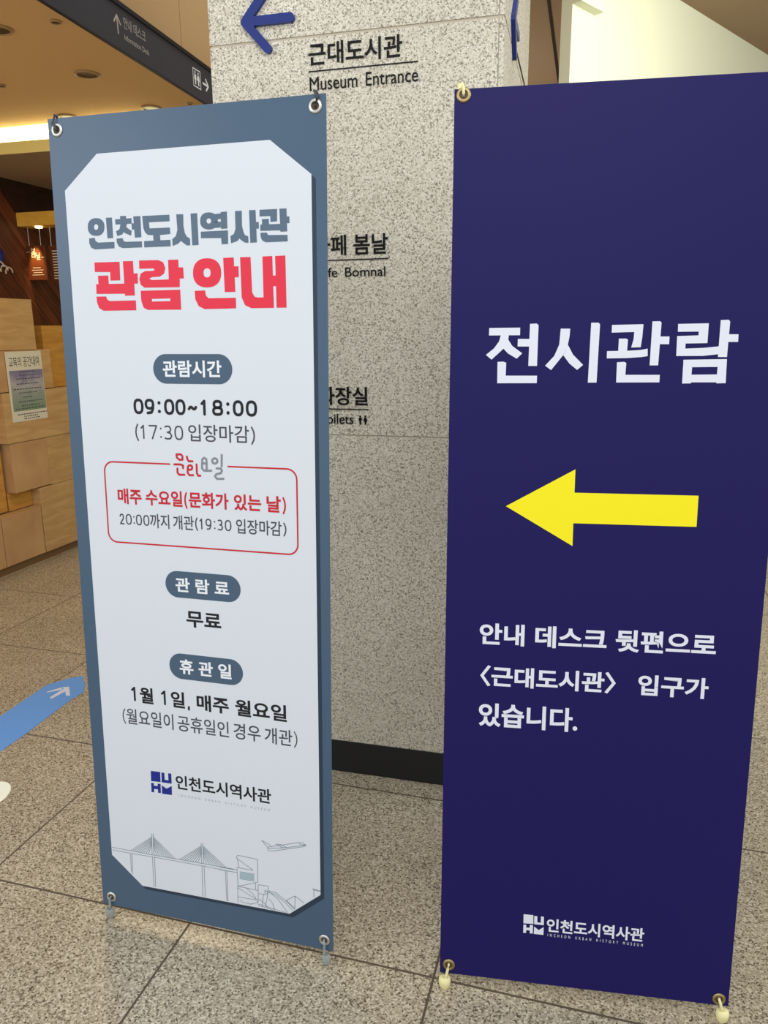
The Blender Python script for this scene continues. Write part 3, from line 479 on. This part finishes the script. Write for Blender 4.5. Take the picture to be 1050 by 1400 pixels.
LN_ = [
 ('ink', 0.0060, 0.022, (-0.1373, 1.2062, 0.1470, 1.2392), (0, 1), [('0',187,237),('9',243,292),(':',308,320),('0',338,388),('0',393,442),('~',452,498),('1',512,545),('8',568,620),(':',637,648),('0',665,715),('0',725,777)]),
 ('inkgrey', 0.0033, 0.008, (-0.1366, 1.1500, 0.1408, 1.1889), (0.10, 0.88), [('(',195,212),('1',220,247),('7',262,305),(':',318,326),('3',338,378),('0',388,430),('입장마감',455,740),(')',749,767)]),
 ('redline', 0.0038, 0.028, (-0.1888, 1.0085, 0.2059, 1.0461), (0.10, 0.88), [('매주',112,232),('수요일',252,432),('(',441,456),('문화가',463,652),('있는',677,803),('날',827,892),(')',899,915)]),
 ('inkgrey', 0.0029, 0.012, (-0.1879, 0.9590, 0.2059, 0.9934), (0.16, 0.86), [('2',120,145),('0',152,182),(':',190,197),('0',203,233),('0',240,270),('까지',273,368),('개관',387,487),('(',493,506),('1',513,532),('9',543,572),(':',583,590),('3',600,626),('0',634,665),('입장마감',687,895),(')',903,917)]),
 ('ink', 0.0, 0.026, (-0.0345, 0.7402, 0.0494, 0.7805), (0, 1), [('무료',405,570)]),
 ('ink', 0.0050, 0.026, (-0.1858, 0.5452, 0.1982, 0.5875), (0.10, 0.94), [('1',140,171),('월',185,252),('1',289,322),('일',340,407),(',',420,432),('매주',465,618),('월요일',648,885)]),
 ('inkgrey', 0.0026, 0.008, (-0.2114, 0.4890, 0.2223, 0.5308), (0.14, 0.88), [('(',100,116),('월요일이',120,354),('공휴일인',374,620),('경우',642,768),('개관',786,912),(')',919,935)])]
for mt, lw, wt, bx, dv, items in LN_:
    p = MB(); compose(p, items, bx, dv, mt, T, W1, lw, wt); p.build('hours_lettering', sheet, fix=False)
# red rounded frame, open at the top for the culture-day mark
p = MB(); rr = rounded(-0.2180, 0.9235, 0.2305, 1.1022, 0.0215, 8)
lp = rr[9:]+rr[:9]                      # starts at the top left going anticlockwise
loop_ = [(-0.0581, 1.1022)]+lp+[(0.0782, 1.1022)]
stroke(p, loop_, 0.0034, 'redline', T, W1); p.build('red_border', sheet, fix=False)
p = MB(); lines(p, 'wed_red', 'redline', T, W1); lines(p, 'wed_grey', 'midgrey', T, W1); p.build('culture_day_mark', sheet, fix=False)
p = MB(); shape(p, 'logo_left', 'logoblue', T, W1)
put_text(p, '인천도시역사관', (-0.0811, 0.3445, 0.1568, 0.3804), 'ink', T, W1, 0.022)
put_text(p, 'INCHEON URBAN HISTORY MUSEUM', (-0.0744, 0.3264, 0.1529, 0.3320), 'lightgrey', T, W1, 0.0, 2.2, 1.6)
p.build('museum_emblem', sheet, fix=False)
for key, nm in (('art_bridge', 'bridge_drawing'), ('art_tower', 'airport_drawing'), ('art_plane', 'airplane_drawing')):
    p = MB(); lines(p, key, 'artline', T, W1)
    if key == 'art_tower': lines(p, 'art_teal', 'artteal', T, W1+0.0001)
    p.build(nm, sheet, fix=False)

# direction banner ---------------------------------------------------------------
root, sheet, T = make_stand('direction_banner_stand', (0.4106, 1.3284), -0.1547, 0.0717,
    'navy banner stand with white lettering and a large yellow arrow pointing left', [(-0.2833, 1.7895), (0.2833, 1.7895), (0.2806, 0.0150), (-0.2806, 0.0214)],
    dict(sheet='navy', eyelet='brass', hook='cream', foot='cream', cap_top=1.812, lean_prong=0.0005, foot_out=0.0085, foot_k=1.25))
p = MB(); shape(p, 'heading', 'navywhite', T, 0.0006); p.build('heading_lettering', sheet, fix=False)
p = MB(); shape(p, 'arrow', 'yellow', T, 0.0006); p.build('yellow_arrow', sheet, fix=False)
p = MB()
put_text(p, '안내 데스크 뒷편으로', (-0.2314, 0.7573, 0.2209, 0.8024), 'navywhite', T, 0.0006, 0.028)
p.build('direction_lettering', sheet, fix=False); p = MB()
put_text(p, '〈근대도시관〉 입구가', (-0.2281, 0.6691, 0.2128, 0.7139), 'navywhite', T, 0.0006, 0.028)
p.build('direction_lettering', sheet, fix=False); p = MB()
put_text(p, '있습니다.', (-0.2292, 0.5822, -0.0315, 0.6331), 'navywhite', T, 0.0006, 0.028)
p.build('direction_lettering', sheet, fix=False)
p = MB(); shape(p, 'logo_right', 'navywhite', T, 0.0006)
put_text(p, '인천도시역사관', (-0.0751, 0.1278, 0.1236, 0.1595), 'navywhite', T, 0.0006, 0.026)
put_text(p, 'INCHEON URBAN HISTORY MUSEUM', (-0.0725, 0.1171, 0.1223, 0.1238), 'navywhite', T, 0.0006, 0.0, 2.2, 1.6)
p.build('museum_emblem', sheet, fix=False)

# ------------------------------------------------------------------ signs on the column
def column_arrow(T, x0, label, flip=1):
    a = MB(); t = 0.012; wd = 0.0225; zc = 2.209
    stroke(a, [(x0, zc), (x0+0.062*flip, zc-0.068)], wd, 'blue_acrylic', T, t, t)
    stroke(a, [(x0, zc), (x0+0.062*flip, zc+0.068)], wd, 'blue_acrylic', T, t+0.00002, t)
    stroke(a, [(x0+0.008*flip, zc), (x0+0.129*flip, zc)], wd, 'blue_acrylic', T, t-0.00002, t)
    return tag(a.build('wall_arrow'), label, 'sign')
column_arrow(PF, -0.911, 'blue raised arrow pointing left on the front face of the granite column')
side = lambda d, z, w: PS(d, z, w)
column_arrow(side, 0.165, 'blue raised arrow seen edge-on on the right-hand face of the granite column')
ULX = -0.7378
def entry(name, label, ko, kbox, en, ebox, ul, pict=None, word=1.6):
    s_ = MB(); th = 0.0022
    put_text(s_, ko, kbox, 'black_letter', PF, th, 0.016, thick=th)
    put_text(s_, en, ebox, 'black_letter', PF, th, 0.0, thick=th, word=word)
    x0, x1, zz = ul
    s_.prism([PF(a, b, 0) for a, b in ((x0, zz-0.0013), (x1, zz-0.0013), (x1, zz+0.0013), (x0, zz+0.0013))],
             [PF(a, b, 0.0025) for a, b in ((x0, zz-0.0013), (x1, zz-0.0013), (x1, zz+0.0013), (x0, zz+0.0013))], 'black_letter')
    if pict:
        for cx, skirt in pict:
            hd = [(cx+0.0026*math.cos(t*0.5236), 1.1665+0.0029*math.sin(t*0.5236)) for t in range(12)]
            body = [(cx-0.002, 1.1425), (cx+0.002, 1.1425), (cx+0.0024, 1.151), (cx+(0.0055 if skirt else 0.0046), 1.152 if skirt else 1.158), (cx+0.003, 1.163), (cx-0.003, 1.163), (cx-(0.0055 if skirt else 0.0046), 1.152 if skirt else 1.158), (cx-0.0024, 1.151)]
            for poly in (hd, body): s_.prism([PF(a, b, 0) for a, b in poly], [PF(a, b, th) for a, b in poly], 'black_letter')
    return tag(s_.build(name, fix=False), label, 'sign')
entry('wall_lettering', 'black Korean lettering over Museum Entrance near the top of the granite column', '근대도시관', (-0.7370, 2.0922, -0.4828, 2.1450), 'Museum Entrance', (-0.7360, 2.0319, -0.4410, 2.0645), (ULX, -0.4411, 2.0783))
entry('wall_lettering', 'black Korean lettering over Cafe Bomnal halfway up the column, partly behind the slate-blue banner', '카페 봄날', (-0.7370, 1.6121, -0.5246, 1.6660), 'Cafe Bomnal', (-0.7420, 1.5547, -0.5319, 1.5802), (ULX, -0.5237, 1.5999), word=1.7)
entry('wall_lettering', 'black Korean lettering over Toilets with two small figures, lowest on the column', '화장실', (-0.7370, 1.1979, -0.5875, 1.2508), 'Toilets', (-0.7360, 1.1435, -0.6312, 1.1724), (ULX, -0.5844, 1.1866), [(-0.6105, False), (-0.5950, True)])
s_ = MB()
s_.prism([PS(a, b, 0) for a, b in ((0.34, 2.182), (0.76, 2.182), (0.76, 2.186), (0.34, 2.186))], [PS(a, b, 0.003) for a, b in ((0.34, 2.182), (0.76, 2.182), (0.76, 2.186), (0.34, 2.186))], 'black_letter')
tag(s_.build('wall_underline'), 'thin black sign underline on the right-hand face of the granite column', 'sign')

# ------------------------------------------------------------------ overhead sign band
sg = empty('overhead_sign', FS(0.1, 2.5, 0), 0, 'long charcoal sign band under the ceiling, with white arrows and an information desk notice', 'sign')
inv = Matrix.Translation(-Vector(FS(0.1, 2.5, 0)))
def LF(t, z, w): return tuple(inv @ Vector(FS(t, z, w)))
TB = lambda t, w, z: LF(t, z, w)
b = MB(); b.box(-1.0, 3.0, -0.012, 0, 2.5, 2.655, 'signband', TB); b.build('sign_board', sg)
b = MB(); b.box(-1.0, 3.0, -0.034, 0.008, 2.655, 2.672, 'signdark', TB); b.box(-1.0, 3.0, -0.012, 0.001, 2.496, 2.5, 'signdark', TB); b.build('shadow_gap_and_trim', sg)  # upper black strip paints the shadow gap, lower one is edge trim
b = MB(); wv = 0.0008
stroke(b, [(0.466, 2.556), (0.463, 2.615)], 0.008, 'signgrey', LF, wv)
stroke(b, [(0.441, 2.590), (0.463, 2.617), (0.486, 2.592)], 0.008, 'signgrey', LF, wv)
b.build('up_arrow', sg, fix=False)
b = MB(); put_text(b, '안내 데스크', (0.510, 2.588, 0.677, 2.630), 'signgrey', LF, wv, 0.0)
b.build('sign_lettering', sg, fix=False); b = MB(); put_text(b, 'Information Desk', (0.510, 2.546, 0.699, 2.567), 'signgrey', LF, wv, 0.0)
b.build('sign_lettering', sg, fix=False)
b = MB(); stroke(b, [(1.102, 2.546), (1.178, 2.547), (1.178, 2.624), (1.102, 2.621), (1.102, 2.546)], 0.005, 'signwhite', LF, wv)
for cx, sk in ((1.124, 0), (1.156, 1)):
    b.face([LF(cx+0.006*math.cos(t*0.5236), 2.609+0.006*math.sin(t*0.5236), wv) for t in range(12)], 'signwhite')
    bd = [(-0.006, 2.556), (0.006, 2.556), (0.006, 2.575), (0.015 if sk else 0.012, 2.578), (0.008, 2.601), (-0.008, 2.601), (-0.015 if sk else -0.012, 2.578), (-0.006, 2.575)]
    b.face([LF(cx+a, z, wv) for a, z in bd], 'signwhite')
b.build('toilet_pictogram', sg, fix=False)
b = MB(); stroke(b, [(1.205, 2.583), (1.262, 2.583)], 0.010, 'signwhite', LF, wv); stroke(b, [(1.237, 2.607), (1.262, 2.583), (1.237, 2.559)], 0.010, 'signwhite', LF, wv)
b.build('right_arrow', sg, fix=False)

# ------------------------------------------------------------------ recessed lamps in the left ceiling
def downlight(x, y, r, label, cat, name):
    o = empty(name, (x, y, 2.5), 0, label, cat, 'recessed ceiling lamps')
    a = MB(); a.revolve([(r, 0.0), (r*0.98, -0.006), (r*0.80, -0.008), (r*0.74, 0.0)], 'lamptrim', lambda p, q, h: (p, q, h), 32); a.build('trim_ring', o, smooth=True)
    a = MB(); n = 28
    a.prism([(r*0.75*math.cos(6.2832*t/n), r*0.75*math.sin(6.2832*t/n), -0.0045) for t in range(n)], [(r*0.75*math.cos(6.2832*t/n), r*0.75*math.sin(6.2832*t/n), -0.0005) for t in range(n)], 'lampdark'); a.build('lamp_bowl', o)
downlight(-1.405, 3.118, 0.052, 'unlit round downlight at the upper left corner of the brown ceiling', 'downlight', 'downlight')
downlight(-1.270, 3.622, 0.054, 'unlit round downlight in the middle of the brown ceiling', 'downlight', 'downlight')
downlight(-1.144, 4.132, 0.050, 'unlit round downlight just above the top edge of the slate-blue banner', 'downlight', 'downlight')
downlight(-1.618, 4.276, 0.052, 'unlit round downlight above the top left corner of the slate-blue banner', 'downlight', 'downlight')
downlight(-1.165, 3.05, 0.020, 'tiny dark ceiling fitting beside the upper end of the sign band', 'ceiling fitting', 'ceiling_sensor')
downlight(-1.712, 3.760, 0.022, 'tiny dark ceiling fitting at the left edge, above the bright cove', 'ceiling fitting', 'ceiling_sensor')
downlight(-0.935, 4.06, 0.014, 'tiny dark ceiling fitting at the lower end of the sign band near the column', 'ceiling fitting', 'ceiling_sensor')

# ------------------------------------------------------------------ plywood block counter
ct = empty('plywood_counter', tuple(DA), DYAW, 'pale plywood counter built of stepped blocks in front of dark wood wall', 'counter')
def block(s0, s1, z0, z1, off, m_, dep=0.28):
    b = MB(); g_ = 0.0012
    b.box(s0+g_, s1-g_, -off, dep, z0+g_, z1-g_, m_); b.build('block', ct, bevel=0.002)
block(0.214, 0.518, 1.312, 1.610, 0.0, 'ply')
block(0.635, 0.95, 1.07, 1.458, -0.05, 'ply_gold')
block(0.506, 0.631, 1.073, 1.314, 0.0, 'ply')
block(-0.30, 0.205, 1.312, 1.50, -0.12, 'ply_gold')
block(-0.30, 0.506, 1.073, 1.312, 0.0, 'ply2')
block(0.190, 0.95, 0.770, 1.070, 0.004, 'ply')
block(0.209, 0.511, 0.470, 0.770, 0.0, 'ply2')
block(0.511, 0.95, 0.465, 0.770, 0.0, 'ply')
block(-0.70, 0.190, 0.360, 1.070, -0.06, 'ply_gold')
block(0.200, 0.400, 0.355, 0.470, -0.06, 'ply_gold')
block(0.400, 0.95, 0.047, 0.465, 0.003, 'ply')
block(0.067, 0.396, 0.047, 0.353, 0.0, 'ply2')
block(-0.30, 0.065, 0.047, 0.345, 0.0, 'ply2')
block(-0.70, -0.30, 0.047, 0.345, 0.0, 'ply')
b = MB(); b.box(-0.70, 0.95, 0.012, 0.28, 0, 0.047, 'plinth'); b.build('plinth', ct)
# poster taped on the blocks
po = empty('paper_poster', DP(0.39, 0.89, 0.001), DYAW, 'paper poster with a purple and green photograph taped to the plywood counter', 'poster')
def PP(a, z, w): return (a-0.39, -(w), z-0.89)
b = MB(); b.box(0.245, 0.540, -0.0055, -0.0045, 0.893, 1.305, 'paper', lambda x, y, z: PP(x, z, -y)); b.build('sheet', po)
b = MB(); b.face([PP(a, z, 0.0058) for a, z in ((0.262, 0.955), (0.537, 0.955), (0.537, 1.195), (0.262, 1.195))], 'photo'); b.build('photo', po, fix=False)
b = MB(); put_text(b, '교복의 공간대여', (0.268, 1.215, 0.515, 1.275), 'ink', PP, 0.0060, 0.0)
b.build('poster_title', po, fix=False); b = MB()
for z, x0, x1 in ((1.185, 0.34, 0.45), (1.165, 0.34, 0.47), (1.145, 0.31, 0.50), (1.115, 0.31, 0.49), (1.085, 0.28, 0.51), (1.062, 0.32, 0.47), (1.035, 0.35, 0.42), (1.010, 0.31, 0.50), (0.985, 0.33, 0.47), (0.968, 0.28, 0.50), (0.935, 0.29, 0.53), (0.921, 0.34, 0.46), (0.907, 0.34, 0.46)):
    x = x0
    while x < x1:
        l = random.uniform(0.008, 0.022); b.face([PP(a, zz, 0.0060) for a, zz in ((x, z-0.003), (x+l, z-0.003), (x+l, z+0.003), (x, z+0.003))], 'inkgrey'); x += l+0.006
b.build('poster_text', po, fix=False)

# ------------------------------------------------------------------ cafe canopy, hanging boards, ornament
LE = Vector((math.cos(A0), math.sin(A0), 0)); LN = Vector((-math.sin(A0), math.cos(A0), 0))
def LP(u, z, d): return tuple(LE*u+LN*d+Vector((0, 0, z)))
TL = lambda u, d, z: LP(u, z, d)
b = MB(); b.box(-3.702, -3.10, 4.339, 4.47, 2.083, 2.167, 'lintel', TL)
tag(b.build('wooden_canopy', bevel=0.002), 'yellow plywood canopy bar sticking out from the dark wood wall', 'canopy')
def board(name, u0, u1, z0, z1, wires, label, builder):
    o = empty(name, LP((u0+u1)/2, z0, 4.40), A0, label, 'hanging sign', 'cafe hanging boards')
    TT = lambda x, z, w: (x-(u0+u1)/2, -w, z-z0)
    b = MB(); b.box(u0, u1, -0.006, 0.006, z0, z1, 'amber', lambda x, y, z: TT(x, z, -y)); b.build('board', o, bevel=0.003)
    for wu in wires:
        b = MB(); b.tube([TT(wu, z1-0.004, 0.0), TT(wu, 2.0835, 0.0)], 0.0016, 'chrome', 6); b.build('wire', o)
    b = MB(); builder(b, TT); b.build('board_lettering', o, fix=False)
def bom(b, T):
    put_text(b, '봄', (-3.655, 1.895, -3.615, 1.955), 'boardtext', T, 0.0070, 0.0); put_text(b, '날', (-3.614, 1.880, -3.582, 1.925), 'boardtext', T, 0.0070, 0.0)
    for z, x0, x1 in ((1.930, -3.69, -3.662), (1.895, -3.578, -3.552), (1.83, -3.65, -3.59), (1.815, -3.66, -3.57), (1.80, -3.65, -3.58), (1.785, -3.66, -3.57)):
        b.face([T(a, zz, 0.0070) for a, zz in ((x0, z-0.0016), (x1, z-0.0016), (x1, z+0.0016), (x0, z+0.0016))], 'boardtext')
def menu(b, T):
    for k in range(11):
        z = 1.93-0.017*k; b.face([T(a, zz, 0.0070) for a, zz in ((-3.49, z-0.003), (-3.42, z-0.003), (-3.42, z+0.003), (-3.49, z+0.003))], 'boardtext')
board('hanging_board', -3.694, -3.545, 1.750, 1.969, (-3.665, -3.575), 'amber cafe board with white lettering hanging under the yellow canopy bar', bom)
board('hanging_board', -3.515, -3.395, 1.735, 1.962, (-3.495, -3.415), 'brown menu board with rows of white lines, beside the slate-blue banner edge', menu)
b = MB(); n = 20
b.revolve([(0.0001, 0.0), (0.022, 0.0), (0.022, -0.010), (0.0001, -0.014)], 'lampon', lambda a, c_, h: LP(-3.556+a, 2.083+h, 4.375+c_), 20)
tag(b.build('canopy_spotlight', smooth=True), 'small lit spotlight under the yellow canopy bar', 'spotlight')
sl_ = bpy.data.lights.new('canopy_spot', 'SPOT'); sl_.energy = 14; sl_.color = (1.0, 0.62, 0.28); sl_.spot_size = math.radians(40); sl_.spot_blend = 0.8; sl_.shadow_soft_size = 0.01
so_ = bpy.data.objects.new('canopy_spot', sl_); COL.objects.link(so_); so_.location = LP(-3.60, 2.05, 4.32)
so_.rotation_euler = (Vector(LP(-3.615, 1.815, 4.40))-Vector(so_.location)).to_track_quat('-Z', 'Y').to_euler()
orn = empty('wall_ornament', DP(0.69, 1.80, -0.35), DYAW, 'blue ornament with white scrolls on the dark wood wall, at the left edge', 'ornament')
TO = lambda a, z, w: (a, -w, z)
b = MB(); b.revolve([(0.0001, 0.0), (0.05, 0.0), (0.05, 0.008), (0.0001, 0.016)], 'ornblue', lambda a, c_, h: (a-0.02, -h, 0.085+c_*1.2), 20); b.build('disc', orn, smooth=True)
b = MB()
for sx, z0 in ((0.03, 0.0), (0.07, -0.01), (0.0, 0.02)):
    b.tube([(sx+0.03*math.cos(t*0.35)-0.02, -0.012, z0+0.03*math.sin(t*0.35)) for t in range(11)], 0.005, 'ornwhite', 6)
b.build('scroll', orn, smooth=True)

# ------------------------------------------------------------------ floor sticker and bright spot
fs = [(-1.459, 2.593), (-1.401, 2.832), (-1.389, 2.860), (-1.359, 2.884), (-1.323, 2.915), (-1.278, 2.937), (-1.235, 2.846), (-1.218, 2.790), (-1.242, 2.724), (-1.261, 2.650), (-1.303, 2.463), (-1.337, 2.347), (-1.40, 2.02), (-1.56, 2.10)]
st_ = empty('floor_sticker', (-1.35, 2.6, 0), 0, 'sky-blue floor strip with a white arrow, left of the slate-blue banner', 'floor sticker')
b = MB(); b.prism([(x+1.35, y-2.6, 0.0003) for x, y in fs], [(x+1.35, y-2.6, 0.0012) for x, y in fs], 'sticker'); b.build('strip', st_)
ar = [[(-1.366, 2.793), (-1.365, 2.784), (-1.314, 2.808), (-1.321, 2.830)], [(-1.335, 2.742), (-1.323, 2.731), (-1.285, 2.812), (-1.305, 2.832)], [(-1.322, 2.830), (-1.295, 2.834), (-1.260, 2.757), (-1.274, 2.755), (-1.305, 2.812)]]
b = MB()
for k, a in enumerate(ar): b.face([(x+1.35, y-2.6, 0.0016+0.00003*k) for x, y in a], 'stickerwhite')
b.build('arrow_mark', st_, fix=True)
b = MB(); n = 32  # bright spot on the floor, built as a flat white disc
b.prism([(-1.243+0.055*math.cos(6.2832*t/n), 2.092+0.075*math.sin(6.2832*t/n), 0.0003) for t in range(n)], [(-1.243+0.055*math.cos(6.2832*t/n), 2.092+0.075*math.sin(6.2832*t/n), 0.0013) for t in range(n)], 'whitedisc')
tag(b.build('bright_floor_spot'), 'round white disc for a bright spot on the floor at the left edge, below the sky-blue strip', 'floor sticker')
